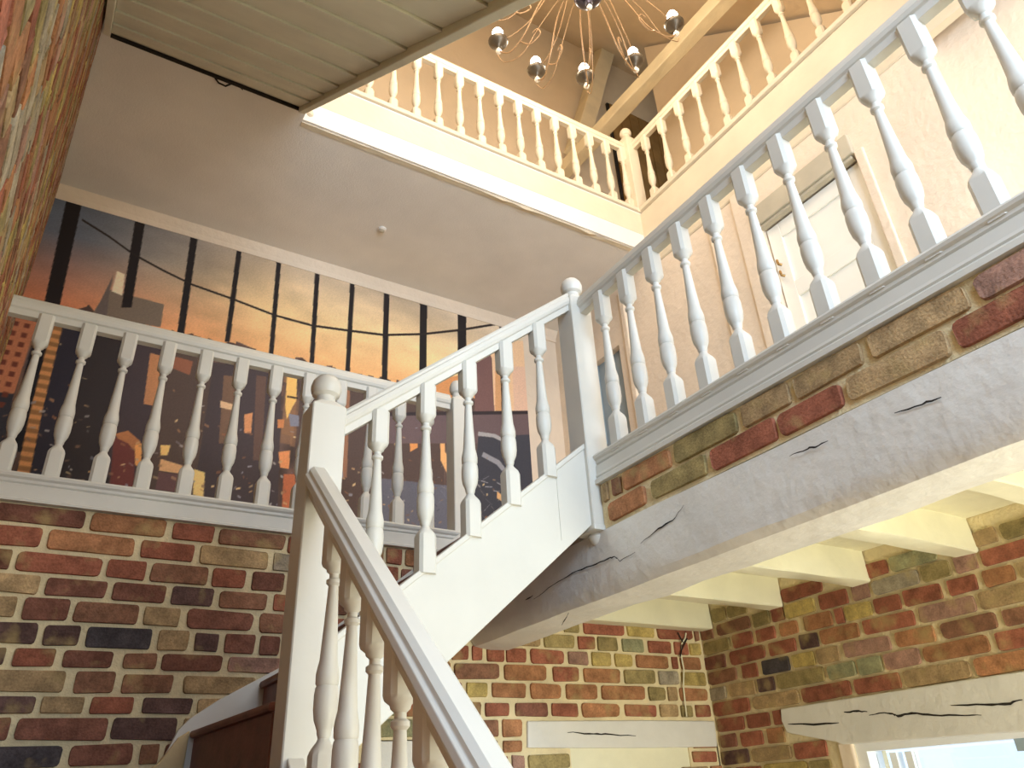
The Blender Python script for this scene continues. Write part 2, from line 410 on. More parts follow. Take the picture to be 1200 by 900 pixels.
MURAL = [
  ('6b5a4a', [(-0.14, 2.929), (-0.1, 3.094), (-0.067, 3.162), (0.014, 3.153), (0.271, 3.149), (0.28, 2.959)]),
  ('d8b890', [(-0.059, 3.15), (-0.06, 3.324), (-0.009, 3.312), (0.007, 3.136)]),
  ('5a4c48', [(-0.127, 2.939), (-0.075, 3.289), (-0.07, 3.125), (-0.051, 2.942)]),
  ('b0603a', [(-0.563, 2.823), (-0.416, 2.83), (-0.425, 2.271), (-0.536, 1.924), (-0.695, 2.391)]),
  ('2a2a35', [(-0.514, 2.262), (-0.425, 2.271), (-0.393, 1.844), (-0.511, 1.823)]),
  ('14141c', [(-0.416, 2.83), (-0.337, 2.815), (-0.291, 1.916), (-0.389, 1.898)]),
  ('c07838', [(-0.337, 2.815), (-0.279, 2.813), (-0.256, 2.147), (-0.202, 1.562), (-0.282, 1.551), (-0.319, 2.191)]),
  ('23202e', [(-0.279, 2.813), (-0.096, 2.834), (-0.067, 2.491), (-0.078, 1.579), (-0.218, 1.56), (-0.259, 2.204)]),
  ('2a2326', [(-0.096, 2.834), (0.109, 2.833), (0.185, 2.302), (0.18, 1.615), (-0.12, 1.573)]),
  ('3a2e34', [(0.109, 2.833), (0.348, 2.811), (0.371, 2.344), (0.372, 1.864), (0.14, 1.826), (0.147, 2.294)]),
  ('b06c3c', [(0.251, 2.744), (0.327, 2.738), (0.347, 2.363), (0.276, 2.36)]),
  ('4a3832', [(0.348, 2.811), (0.655, 2.777), (0.668, 2.281), (0.668, 1.739), (0.376, 1.697)]),
  ('8a4a30', [(0.4, 2.757), (0.523, 2.749), (0.517, 2.638), (0.404, 2.663)]),
  ('3c3034', [(0.655, 2.777), (1.132, 2.793), (1.207, 1.756), (0.668, 1.739)]),
  ('6a4a36', [(0.735, 2.693), (0.816, 2.7), (0.846, 2.189), (0.771, 2.175)]),
  ('5a3e34', [(0.953, 2.748), (1.025, 2.752), (1.061, 2.103), (1.005, 2.093)]),
  ('c89a6a', [(0.739, 2.491), (0.843, 2.481), (0.843, 2.435), (0.746, 2.44)]),
  ('c87840', [(0.908, 2.422), (0.963, 2.448), (0.97, 2.291), (0.925, 2.282)]),
  ('e0a040', [(1.169, 2.803), (1.244, 2.814), (1.256, 2.609), (1.231, 2.548), (1.203, 2.445), (1.182, 2.537)]),
  ('241a1c', [(1.185, 2.635), (1.266, 2.64), (1.267, 2.626), (1.186, 2.621)]),
  ('c06a30', [(1.138, 2.432), (1.185, 2.442), (1.186, 2.374), (1.145, 2.366)]),
  ('d87838', [(1.169, 2.186), (1.25, 2.214), (1.251, 2.072), (1.192, 2.075)]),
  ('b8562c', [(1.22, 2.029), (1.302, 2.043), (1.314, 1.783), (1.234, 1.772)]),
  ('6a6a7a', [(1.211, 2.495), (1.298, 2.493), (1.293, 2.41), (1.232, 2.397)]),
  ('a86030', [(0.15, 2.12), (0.221, 2.158), (0.3, 2.102), (0.335, 2.02), (0.298, 2.002), (0.241, 2.049), (0.187, 2.08)]),
  ('6a2c28', [(0.149, 2.102), (0.237, 2.072), (0.285, 2.023), (0.325, 1.744), (0.194, 1.735)]),
  ('d88838', [(0.277, 2.068), (0.313, 2.087), (0.338, 1.916), (0.3, 1.938)]),
  ('c89058', [(0.438, 2.003), (0.574, 1.98), (0.593, 1.924), (0.441, 1.922)]),
  ('e0a850', [(0.422, 2.096), (0.482, 2.107), (0.473, 2.034), (0.434, 2.026)]),
  ('5c3a3c', [(0.442, 1.916), (0.595, 1.913), (0.593, 1.796), (0.442, 1.796)]),
  ('d8b05a', [(0.644, 1.968), (0.714, 1.956), (0.729, 1.782), (0.664, 1.796)]),
  ('4a3630', [(1.256, 2.824), (2.456, 2.805), (2.449, 1.663), (1.37, 1.541)]),
  ('8a5638', [(1.554, 2.787), (1.655, 2.789), (1.671, 2.078), (1.583, 2.063)]),
  ('d07830', [(2.157, 2.588), (2.222, 2.639), (2.225, 2.418), (2.161, 2.37)]),
  ('c87838', [(2.395, 3.07), (2.621, 3.168), (2.616, 2.937), (2.535, 2.838), (2.364, 2.863)]),
  ('d89048', [(2.417, 2.619), (2.463, 2.628), (2.461, 2.426), (2.514, 2.376), (2.497, 2.214), (2.424, 2.345)]),
  ('50403c', [(2.535, 2.822), (2.775, 2.795), (2.74, 1.696), (2.449, 1.663)]),
  ('d0a070', [(2.764, 3.553), (3.646, 3.803), (3.572, 3.017), (2.743, 2.836)]),
  ('6a4440', [(2.758, 3.331), (2.884, 3.515), (2.933, 3.421), (2.935, 2.878), (2.743, 2.836)]),
  ('c08048', [(2.964, 3.342), (3.053, 3.365), (3.046, 2.902), (2.943, 2.88)]),
  ('c89878', [(3.144, 3.388), (3.329, 3.436), (3.342, 3.001), (3.134, 2.921)]),
  ('5a4446', [(1.87, 2.631), (3.666, 3.02), (3.636, 2.726), (1.88, 2.388)]),
  ('32323c', [(2.769, 2.621), (3.647, 2.828), (3.541, 1.786), (2.665, 1.687)]),
  ('8a8484', [(2.77, 2.668), (2.934, 2.677), (3.099, 2.622), (3.08, 2.595), (2.916, 2.642), (2.769, 2.629)]),
  ('77757c', [(2.813, 2.491), (2.964, 2.442), (3.08, 2.31), (3.046, 2.289), (2.938, 2.399), (2.795, 2.449)]),
  ('6c7080', [(1.457, 2.24), (1.622, 2.236), (1.645, 2.074), (1.457, 2.069)]),
  ('50505e', [(1.891, 2.114), (2.526, 2.148), (2.521, 1.77), (1.907, 1.726)]),
  ('c89050', [(2.927, 2.167), (2.989, 2.133), (2.971, 2.086), (2.925, 2.108)]),
  ('2c2226', [(1.87, 2.646), (3.622, 3.054), (3.619, 3.019), (1.871, 2.616)]),
  ('1c1618', [(-0.471, 3.858), (-0.378, 3.899), (-0.326, 2.931), (-0.411, 2.904)]),
  ('1c1618', [(-0.031, 3.83), (0.033, 3.857), (0.079, 3.06), (0.019, 3.041)]),
  ('1c1618', [(0.35, 3.822), (0.399, 3.841), (0.435, 2.934), (0.39, 2.921)]),
  ('1c1618', [(0.686, 3.836), (0.723, 3.85), (0.74, 2.971), (0.706, 2.961)]),
  ('1c1618', [(0.99, 3.832), (1.026, 3.845), (1.056, 2.912), (1.023, 2.903)]),
  ('1c1618', [(1.3, 3.841), (1.338, 3.855), (1.36, 2.955), (1.325, 2.946)]),
  ('1c1618', [(1.597, 3.841), (1.637, 3.855), (1.644, 2.953), (1.607, 2.943)]),
  ('1c1618', [(1.896, 3.846), (1.946, 3.863), (1.954, 2.914), (1.907, 2.903)]),
  ('1c1618', [(2.229, 3.849), (2.299, 3.872), (2.296, 2.998), (2.231, 2.982)]),
  ('1c1618', [(2.599, 3.849), (2.686, 3.876), (2.673, 3.3), (2.59, 3.278)]),
  ('1c1618', [(3.029, 3.87), (3.094, 3.89), (3.067, 2.89), (3.007, 2.877)]),
  ('231a18', [(-0.347, 3.678), (-0.16, 3.598), (-0.156, 3.579), (-0.343, 3.659)]),
  ('231a18', [(-0.16, 3.598), (0.016, 3.504), (0.019, 3.485), (-0.156, 3.579)]),
  ('231a18', [(0.016, 3.504), (0.224, 3.435), (0.227, 3.416), (0.019, 3.485)]),
  ('231a18', [(0.224, 3.435), (0.423, 3.381), (0.426, 3.363), (0.227, 3.416)]),
  ('231a18', [(0.423, 3.381), (0.697, 3.35), (0.7, 3.331), (0.426, 3.363)]),
  ('231a18', [(0.697, 3.35), (1.03, 3.3), (1.032, 3.281), (0.7, 3.331)]),
  ('231a18', [(1.03, 3.3), (1.321, 3.294), (1.323, 3.274), (1.032, 3.281)]),
  ('231a18', [(1.321, 3.294), (1.624, 3.336), (1.625, 3.315), (1.323, 3.274)]),
  ('231a18', [(1.624, 3.336), (1.914, 3.38), (1.915, 3.359), (1.625, 3.315)]),
  ('231a18', [(1.914, 3.38), (2.259, 3.489), (2.259, 3.467), (1.915, 3.359)]),
  ('231a18', [(2.259, 3.489), (2.629, 3.642), (2.629, 3.618), (2.259, 3.467)]),
  ('231a18', [(2.629, 3.642), (3.004, 3.818), (3.003, 3.793), (2.629, 3.618)]),
]
CRACKS_BEAM = [[(2.941, 0.796), (2.875, 0.801)], [(2.87, 0.781), (2.706, 0.811), (2.561, 0.823), (2.421, 0.82), (2.307, 0.818), (2.268, 0.817), (2.241, 0.79), (2.145, 0.8)], [(2.109, 0.824), (2.001, 0.848), (1.919, 0.855), (1.852, 0.891)], [(1.37, 0.89), (1.301, 0.888), (1.274, 0.883), (1.227, 0.883)], [(2.667, 0.628), (2.61, 0.67)], [(1.008, 0.874), (0.929, 0.866), (0.875, 0.861)]]
CRACKS_RIGHT = [[(2.607, 0.291), (2.537, 0.291), (2.477, 0.281)], [(2.473, 0.265), (2.401, 0.269), (2.346, 0.256), (2.322, 0.246), (2.251, 0.25), (2.147, 0.232), (2.01, 0.214), (1.936, 0.21)], [(2.056, 0.261), (1.907, 0.248), (1.801, 0.242), (1.749, 0.249)], [(2.968, 0.274), (2.806, 0.255), (2.651, 0.248)]]
CRACKS_FAR = [[(2.461, 0.285), (2.602, 0.276), (2.704, 0.273), (2.913, 0.263)]]
# ================================================================ SETTING
XG, XU, YB, YM = 3.54, 3.65, 3.5, 4.88
CE = 3.885
def struct(mb, name, mat, parent=None, bevel=0, label=None):
    return mb.build(name, mat, parent, bevel, label=label, kind=None if parent else 'structure')
struct(MB().box(-.9, 4.2, -3.2, 3.6, -1.75, -1.6), 'floor', 'floor')

# --- brick wall behind the stair (ground floor), with two lintelled openings filled with plaster
wb = MB()
wb.box(-.75, 1.40, 3.508, 3.75, -1.6, 1.16)
wb.box(1.40, 1.80, 3.508, 3.75, .26, 1.16); wb.box(1.80, 2.215, 3.508, 3.75, -1.6, 1.16)
wb.box(2.215, 3.52, 3.508, 3.75, .34, 1.16)
wb.box(2.215, 2.48, 3.508, 3.75, -1.6, .34); wb.box(3.30, 3.53, 3.508, 3.75, -1.6, .34)
wb.box(3.52, 3.75, 3.508, 3.75, -1.6, 1.16)
wall_back = struct(wb, 'wall_back', 'mortar')
nb = lay(wall_back, F_BACK(3.506), BRICKS_LEFT)
nb += lay(wall_back, F_BACK(3.506), BRICKS_FAR)
# the courses carry on behind the stair and towards the floor
hid = [(1.06, 1.158, [(.93, 1.2, 'R'), (1.21, 1.42, 'B'), (1.43, 1.52, 'R'), (1.535, 1.73, 'O'), (1.745, 1.9, 'T')]),
       (.971, 1.06, [(.985, 1.18, 'M'), (1.195, 1.4, 'B'), (1.415, 1.50, 'R'), (1.515, 1.70, 'M'), (1.715, 1.9, 'R')]),
       (.877, .971, [(.945, 1.13, 'R'), (1.145, 1.33, 'T'), (1.345, 1.53, 'M'), (1.545, 1.73, 'B'), (1.745, 1.9, 'T')]),
       (.789, .877, [(1.075, 1.25, 'B'), (1.265, 1.45, 'R'), (1.465, 1.66, 'R'), (1.675, 1.86, 'T')]),
       (.694, .789, [(1.07, 1.26, 'R'), (1.275, 1.4, 'B'), (1.415, 1.6, 'T'), (1.615, 1.8, 'R')]),
       (.613, .694, [(1.09, 1.28, 'M'), (1.295, 1.48, 'B'), (1.495, 1.63, 'R'), (1.645, 1.78, 'O')]),
       (.525, .613, [(1.11, 1.25, 'O'), (1.265, 1.46, 'T'), (1.475, 1.6, 'R'), (1.615, 1.79, 'O')]),
       (.439, .525, [(1.12, 1.31, 'R'), (1.325, 1.45, 'Y'), (1.465, 1.65, 'O'), (1.66, 1.71, 'R')]),
       (.352, .439, [(1.0, 1.19, 'O'), (1.205, 1.4, 'R'), (1.415, 1.53, 'G'), (1.545, 1.7, 'R')]),
       (.265, .352, [(1.02, 1.21, 'T'), (1.225, 1.39, 'R'), (1.40, 1.52, 'G'), (1.535, 1.745, 'G')])]
hid = [(a, b, [q for q in L if q[0] > -9]) for a, b, L in hid]
nb += lay(wall_back, F_BACK(3.506), hid)
HB = [(1.38, 1.82, -9, .27), (2.2, 3.53, .11, .36), (2.47, 3.31, -9, .36)]
lay_stuff(wall_back, F_BACK(3.506), random_rows(-.5, 1.4, -1.6, .177, 'RMBTDP', seed=5, holes=HB) +
          random_rows(1.8, 3.53, -1.6, .11, 'ROTLYM', seed=6, holes=HB))
l1 = MB().xz([(2.215, .215), (2.222, .338), (3.0, .342), (3.525, .338), (3.52, .262), (3.515, .20), (2.9, .205), (2.5, .21)], 3.494, 3.6)
lintel = l1.build('lintel_beam', 'beam', None, .006, 'whitewashed timber lintel with one crack, let into the brick wall below the joists', 'lintel')
MB().box(2.48, 3.30, 3.515, 3.6, -1.6, .215).build('infill_panel', 'joist', lintel)
l2 = MB().box(1.40, 1.80, 3.494, 3.6, .13, .255)
o = l2.build('lintel_beam', 'beam', None, .005, 'short white lintel on the brick wall seen behind the lower flight balusters', 'lintel')
MB().box(1.42, 1.78, 3.52, 3.6, -1.6, .13).build('infill_panel', 'beam', o)
def cracks(parent, sets, fn, w=.0035):
    for pts in sets:
        mb = MB(); up = []; dn = []
        n = len(pts)
        fine = []
        for (a, b), (c, d) in zip(pts, pts[1:]):
            for k in range(4):
                t = k / 4; fine.append((a + (c - a) * t, b + (d - b) * t + random.uniform(-.0025, .0025)))
        fine.append(pts[-1])
        for i, (a, b) in enumerate(fine):
            h = w * (.25 + .9 * math.sin(math.pi * (i + .5) / len(fine))) * random.uniform(.7, 1.2)
            up.append(fn(a, b + h)); dn.append(fn(a, b - h))
        v = up + dn; m = len(up)
        mb.add(v, [(i, i + 1, m + i + 1, m + i) for i in range(m - 1)])
        mb.build('crack', 'dark', parent)
cracks(lintel, CRACKS_FAR, lambda a, b: (a, 3.4925, b))

# --- right-hand ground floor brick wall with window
HR = [(-9, 2.615, -.85, .27), (-9, 3.0, .155, .355), (2.615, 2.78, -9, .16)]
wr = MB()
wr.box(3.548, 3.8, 2.62, 3.75, -1.6, 1.16); wr.box(3.548, 3.8, .6, 2.62, .27, 1.16); wr.box(3.548, 3.8, .6, 2.62, -1.6, -.85)
wr.box(3.548, 3.8, -2.0, .6, -1.6, 1.16)
wall_right = struct(wr, 'wall_right', 'mortar')
lay(wall_right, F_RIGHT(3.546), BRICKS_RIGHT)
lay(wall_right, F_RIGHT(3.546), [(zb, zt, [(1.2, 1.38, c1), (.98, 1.185, c2)]) for (zb, zt, L), c1, c2 in zip(BRICKS_RIGHT[:7], 'RTMROBP', 'OLRYRTM')])
lay_stuff(wall_right, F_RIGHT(3.546), random_rows(-1.9, .96, -1.6, .959, 'ROTLYM', seed=8, holes=HR) + random_rows(2.62, 3.49, -1.6, .012, 'ROTLYM', seed=9, holes=HR))
lr = MB().prism([(3.0, .350), (3.01, .29), (2.99, .232), (2.70, .165), (2.66, .150), (1.9, .135), (.5, .10), (.5, .352), (1.9, .355)],
                lambda a, b: (3.530, a, b), lambda a, b: (3.66, a, b))
lintel_r = lr.build('lintel_beam', 'beam', None, .006, 'long cracked whitewashed timber lintel above the bright window', 'lintel')
cracks(lintel_r, CRACKS_RIGHT, lambda a, b: (3.5285, a, b), .0042)
MB().box(3.536, 3.56, 2.615, 2.70, -.85, .16).build('jamb_plaster', 'plaster', wall_right, .01)
win = struct(MB().box(3.562, 3.68, 2.56, 2.63, -.85, .16).box(3.562, 3.68, .6, 2.56, .112, .16).box(3.60, 3.68, .6, 2.615, -.85, -.79), 'window_1', 'window_white')
for y in (2.44, 2.36):
    MB().box(3.61, 3.66, y, y + .035, -.79, .10).build('mullion', 'window_white', win)
for y in (1.72, 1.28, .9):
    MB().box(3.61, 3.66, y, y + .03, -.79, .10).build('mullion', 'window_white', win)
for a, b in ((2.475, 2.56), (1.75, 2.36), (1.31, 1.72), (.93, 1.28), (.6, .9)):
    MB().box(3.63, 3.636, a, b, -.79, .10).build('pane', 'glass', win)
MB().box(3.57, 3.60, .9, 1.86, .065, .135).build('blind_box', 'door_blue', win)
struct(MB().box(3.50, 3.72, .5, 2.70, -.92, -.85), 'trim_1', 'window_white')

# --- left brick wall, slightly out of square
LA = math.atan(.084)
lu = Vector((-math.sin(LA), math.cos(LA), 0))          # along the wall, away from the eye
lo_ = Vector((-.42, 3.40, 0))
def F_LEFT(u, z):
    p = lo_ + lu * u
    return (p.x, p.y, z), math.pi / 2 + LA
def lp(u, out, z):
    p = lo_ + lu * u + Vector((math.cos(LA), math.sin(LA), 0)) * out
    return (p.x, p.y, z)
wl = MB()
for (a, b) in ((-3.0, 1.56),):
    wl.add([lp(a, -.008, -1.6), lp(b, -.008, -1.6), lp(b, -.3, -1.6), lp(a, -.3, -1.6), lp(a, -.008, 4.3), lp(b, -.008, 4.3), lp(b, -.3, 4.3), lp(a, -.3, 4.3)],
           [(0, 1, 2, 3), (4, 7, 6, 5), (0, 4, 5, 1), (1, 5, 6, 2), (2, 6, 7, 3), (3, 7, 4, 0)])
wall_left = struct(wl, 'wall_left', 'mortar')
lrows = random_rows(-3.0, 1.5, -1.6, CE, 'OOTRRLPYKB', seed=12)
seen = []; rest = []
for zb, zt, L in lrows:
    for q in L:
        (x, y, z), _ = F_LEFT((q[0] + q[1]) / 2, (zb + zt) / 2)
        p_ = proj(x, y, z)
        if p_ and -30 < p_[0] < 130 and -30 < p_[1] < 420: seen.append((p_[2], zb, zt, q))
        else: rest.append((zb, zt, [q]))
seen.sort(key=lambda t: t[0])
lay(wall_left, F_LEFT, [(a, b, [q]) for _, a, b, q in seen[:300]])
lay_stuff(wall_left, F_LEFT, rest + [(a, b, [q]) for _, a, b, q in seen[300:]])

# front stretch of the same wall, beside and behind the eye
fa = math.atan2(-.28, 3.4)
fo = Vector(lp(-3.0, 0, 0)); fu = Vector((-.10, -1, 0)).normalized()
def F_FRONT(u, z):
    p = fo + fu * (3.4 - u)
    return (p.x, p.y, z), math.pi / 2 - .0997
def fp(u, out, z):
    p = fo + fu * u + Vector((fu.y * -1, fu.x, 0)) * out
    return (p.x, p.y, z)
wf = MB().add([fp(0, -.008, -1.6), fp(3.4, -.008, -1.6), fp(3.4, -.3, -1.6), fp(0, -.3, -1.6), fp(0, -.008, 4.3), fp(3.4, -.008, 4.3), fp(3.4, -.3, 4.3), fp(0, -.3, 4.3)],
              [(0, 1, 2, 3), (4, 7, 6, 5), (0, 4, 5, 1), (1, 5, 6, 2), (2, 6, 7, 3), (3, 7, 4, 0)])
wall_lf = struct(wf, 'wall_left_front', 'mortar')
lay_stuff(wall_lf, F_FRONT, random_rows(0, 3.38, -1.6, CE, 'OOTRRLPYKB', seed=19))

# --- first floor: gallery slab, landing slab, ceiling joists
struct(MB().box(-.6, 3.9, 3.56, 4.9, 1.165, 1.25), 'trim_2', 'plaster')
struct(MB().box(1.96, 3.56, -2.0, 3.56, 1.06, 1.25), 'trim_3', 'joist')
struct(MB().box(2.02, 3.545, -2.0, 3.5, 1.02, 1.06), 'ceiling', 'joist')
cb = MB()
NS = 26; secs = []
rb = random.Random(4)
for i in range(NS):
    y = 3.5 - i * (5.2 / (NS - 1)); w = lambda s: rb.uniform(-s, s)
    secs.append([(1.903 + w(.003), y, .945 + w(.002)), (1.899 + w(.003), y, .86 + w(.003)), (1.899 + w(.004), y, .76 + w(.004)), (1.904 + w(.004), y, .715 + w(.004)),
                 (1.925 + w(.006), y, .688 + w(.004)), (2.02 + w(.006), y, .676 + w(.005)), (2.13 + w(.006), y, .682 + w(.006)), (2.16 + w(.006), y, .72 + w(.006)), (2.17, y, .945)])
cb.rings(secs)
beam = cb.build('ceiling_beam', 'beam', None, 0, 'massive cracked whitewashed beam carrying the brick edge of the landing', 'beam')
cracks(beam, CRACKS_BEAM, lambda a, b: (1.893, a, b), .0026)
jl = ['joist along the top of the back brick wall', 'second cream joist from the brick corner, between the beam and the right wall',
      'third cream joist from the brick corner, meeting the right brick wall', 'fourth cream joist from the brick corner, nearest of those in view',
      'cream joist at the far right edge of the view, nearest the camera']
for i, y in enumerate((3.40, 2.84, 2.28, 1.72, 1.16)):
    j = MB(); y1 = min(y + .11, 3.495)
    ring = []
    for k in range(9):
        x = 2.12 + (3.54 - 2.12) * k / 8; w = lambda s: rb.uniform(-s, s)
        zb = .862 if i else .845
        ring.append([(x, y + w(.004), 1.02), (x, y + w(.004), zb + .006 + w(.002)), (x, y + .006 + w(.003), zb + w(.002)), (x, y1 - .008, zb + w(.003)), (x, y1, zb + .008), (x, y1, 1.02)])
    j.rings(ring).build('ceiling_joist', 'joist', None, 0, jl[i], 'joist', 'cream joists under the landing')

# brick edge of the landing
ed = struct(MB().box(1.91, 2.02, -2.0, 2.33, .95, 1.15), 'wall_landing_edge', 'mortar')
lay(ed, F_RIGHT(1.907), [(a, b, L + [(.0, .385, 'R'), (-.4, -.02, 'T')]) for a, b, L in BRICKS_EDGE])
struct(MB().box(1.91, 2.02, 2.44, 3.5, .95, 1.22), 'trim_4', 'white')

# first floor walls
wm = MB().box(-.9, 3.80, YM, YM + .15, 1.25, CE)
struct(wm, 'wall_upper_back', 'plaster')
wu = MB()
DZ = 3.30 * XU / 3.62
d1a, d1b = 1.635, 2.40
wu.box(XU, XU + .2, 4.42, 4.9, 1.25, CE + .1); wu.box(XU, XU + .2, 4.0, 4.42, 3.27, CE + .1)
wu.box(XU, XU + .2, 2.42, 4.0, 1.25, CE + .1); wu.box(XU, XU + .2, 1.65, 2.42, 3.33, CE + .1)
wu.box(XU, XU + .2, 1.115, 1.65, 1.25, CE + .1); wu.box(XU + .14, XU + .3, -2.0, 1.115, 1.25, CE + .1)
wall_ur = struct(wu, 'wall_upper_right', 'plaster')
struct(MB().box(XU - .025, XU, 1.60, 1.66, 1.25, 3.33).box(XU - .02, XU, 2.42, 2.60, 1.25, CE - .15), 'trim_5', 'plaster', bevel=.008)
struct(MB().box(XU - .03, XU, 2.78, 2.84, 1.25, CE - .15).box(XU - .03, XU, 3.84, 3.90, 1.25, CE - .15), 'trim_6', 'plaster', bevel=.012)
struct(MB().box(XU - .035, XU + .02, 1.66, 2.47, 3.33, 3.49).box(XU - .02, XU + .03, 1.68, 2.44, 3.305, 3.33), 'trim_7', 'stone', bevel=.006)
dr = struct(MB().box(XU + .05, XU + .09, 1.66, 2.41, 1.25, 3.30), 'door_1', 'door_white')
MB().box(XU + .035, XU + .05, 1.66, 1.76, 1.25, 3.30).box(XU + .035, XU + .05, 2.31, 2.41, 1.25, 3.30).box(XU + .035, XU + .05, 1.76, 2.31, 3.18, 3.30).box(XU + .035, XU + .05, 1.76, 2.31, 2.70, 2.82).build('door_frame', 'door_white', dr, .004)
for z in (3.02, 2.93):
    MB().tube([(XU + .03, 2.39, z), (XU + .0, 2.37, z - .01), (XU - .01, 2.36, z - .05), (XU + .01, 2.35, z - .055)], .009).build('hinge', 'brass', dr)
struct(MB().box(XU + .09, XU + .2, 1.6, 2.45, 1.25, 3.33), 'trim_8', 'door_white')
d2 = struct(MB().box(XU + .06, XU + .10, 4.0, 4.42, 1.25, 3.27), 'door_2', 'door_blue')
MB().box(XU + .045, XU + .06, 4.0, 4.06, 1.25, 3.27).box(XU + .045, XU + .06, 4.36, 4.42, 1.25, 3.27).box(XU + .045, XU + .06, 4.06, 4.36, 2.45, 2.52).build('door_frame', 'door_blue', d2, .004)

# upper gallery slab (the flat grey ceiling) and fascias
struct(MB().box(-.75, .76, 3.40, YM + .1, CE, 4.3).box(.76, XU + .02, 3.49, YM + .1, CE, 4.3), 'ceiling_gallery', 'ceiling')
struct(MB().yz([(YM - .06, CE + .01), (YM + .01, CE + .01), (YM + .01, CE - .10), (YM - .012, CE - .10), (YM - .02, CE - .06)], -.6, XU), 'trim_9', 'plaster')
struct(MB().box(-.75, 4.0, -2.2, .45, CE, 4.3), 'ceiling_front', 'ceiling')
fr = MB(); secs = []
for i in range(30):
    x = .76 + (XU + .01 - .76) * i / 29; w = rb.uniform(-.022, .010) if 13 < i < 27 else rb.uniform(-.003, .003)
    secs.append([(x, 3.55, CE - .004), (x, 3.51, CE - .006 + w), (x, 3.497, CE + .02 + w), (x, 3.494, 4.035), (x, 3.506, 4.043), (x, 3.506, 4.052), (x, 3.488, 4.06), (x, 3.488, 4.285), (x, 3.502, 4.293), (x, 3.502, 4.303), (x, 3.474, 4.309), (x, 3.470, 4.340), (x, 3.60, 4.340)])
fr.rings(secs, smooth=False)
struct(fr, 'trim_10', 'fascia')
MB().lathe([(.004, 3.93), (.018, 3.94), (.024, 3.96), (.018, 3.98), (.01, 3.99), (.012, 4.0)], .80, 3.49, 12).build('fascia_knob', 'fascia', None, 0,
    'small round white knob at the left end of the cream gallery fascia', 'knob')
fr = MB(); secs = []
for i in range(30):
    y = 3.49 - i * .18
    secs.append([(3.70, y, 3.716), (3.645, y, 3.716), (3.64, y, 3.73), (3.632, y, 4.03), (3.632, y, 4.285), (3.645, y, 4.293), (3.645, y, 4.303), (3.618, y, 4.309), (3.614, y, 4.340), (3.74, y, 4.340)])
fr.rings(secs, smooth=False)
struct(fr, 'trim_11', 'fascia')

# attic storey
struct(MB().box(3.66, 6.6, -.5, 5.6, 3.95, 4.30), 'ceiling_attic_gallery', 'attic')
struct(MB().box(-.9, 6.6, 4.98, 5.1, 4.3, 9.6), 'wall_attic_back', 'attic')
struct(MB().yz([(4.07, 4.3), (4.07, 7.9), (.3, 4.3)], 4.8, 4.9), 'wall_attic_right', 'attic')
rz = lambda y: 7.19 + .96 * (y - 3.28)
struct(MB().yz([(.2, rz(.2)), (5.1, rz(5.1)), (5.1, rz(5.1) + .2), (.2, rz(.2) + .2)], -.95, 6.7), 'ceiling_roof', 'attic')
struct(MB().add([lp(-3.0, -.05, 4.3), lp(1.7, -.05, 4.3), lp(1.7, -.25, 4.3), lp(-3, -.25, 4.3), lp(-3.0, -.05, 9.4), lp(1.7, -.05, 9.4), lp(1.7, -.25, 9.4), lp(-3, -.25, 9.4)],
                [(0, 1, 2, 3), (4, 7, 6, 5), (0, 4, 5, 1), (1, 5, 6, 2), (2, 6, 7, 3), (3, 7, 4, 0)]), 'wall_attic_left', 'attic')
panel = struct(MB().box(4.45, 4.9, 4.95, 4.98, 4.3, 6.2).box(4.9, 6.5, 4.95, 4.98, 4.3, 7.9), 'wall_attic_boarding', 'dark')
x = 4.46
while x < 6.45:
    MB().box(x, x + .15, 4.93, 4.955, 4.3, 6.18 if x < 4.85 else 7.88).build('plank', 'attic_wood', panel, .004)
    x += .158
struct(MB().box(6.5, 6.6, 4.0, 5.0, 4.3, 9.6), 'wall_attic_recess', 'attic_wood')
def timber(name, a, b, w, h, mat, label):
    mb = MB(); a = Vector(a); b = Vector(b); t = (b - a).normalized()
    side = t.cross(Vector((0, 0, 1))).normalized(); upv = side.cross(t)
    rs = []
    for i in range(9):
        p = a + (b - a) * i / 8; k = [rb.uniform(-.006, .006) for _ in range(8)]
        rs.append([tuple(p + side * (sx * w / 2 + k[j]) + upv * (sz * h / 2 + k[j + 4])) for j, (sx, sz) in enumerate(((-1, -1), (1, -1), (1, 1), (-1, 1)))])
    mb.rings(rs, smooth=False)
    return mb.build(name, mat, None, .01, label, 'beam')
timber('roof_beam', (4.0, 4.95, 6.20), (4.0, 1.9, 6.06), .14, .15, 'attic_beam', 'long painted tie beam crossing the roof space behind the right top railing')
timber('roof_brace', (4.12, 4.78, 6.45), (4.95, 4.78, 9.0), .22, .20, 'attic_beam', 'steep painted brace rising from the roof beam behind the chandelier')

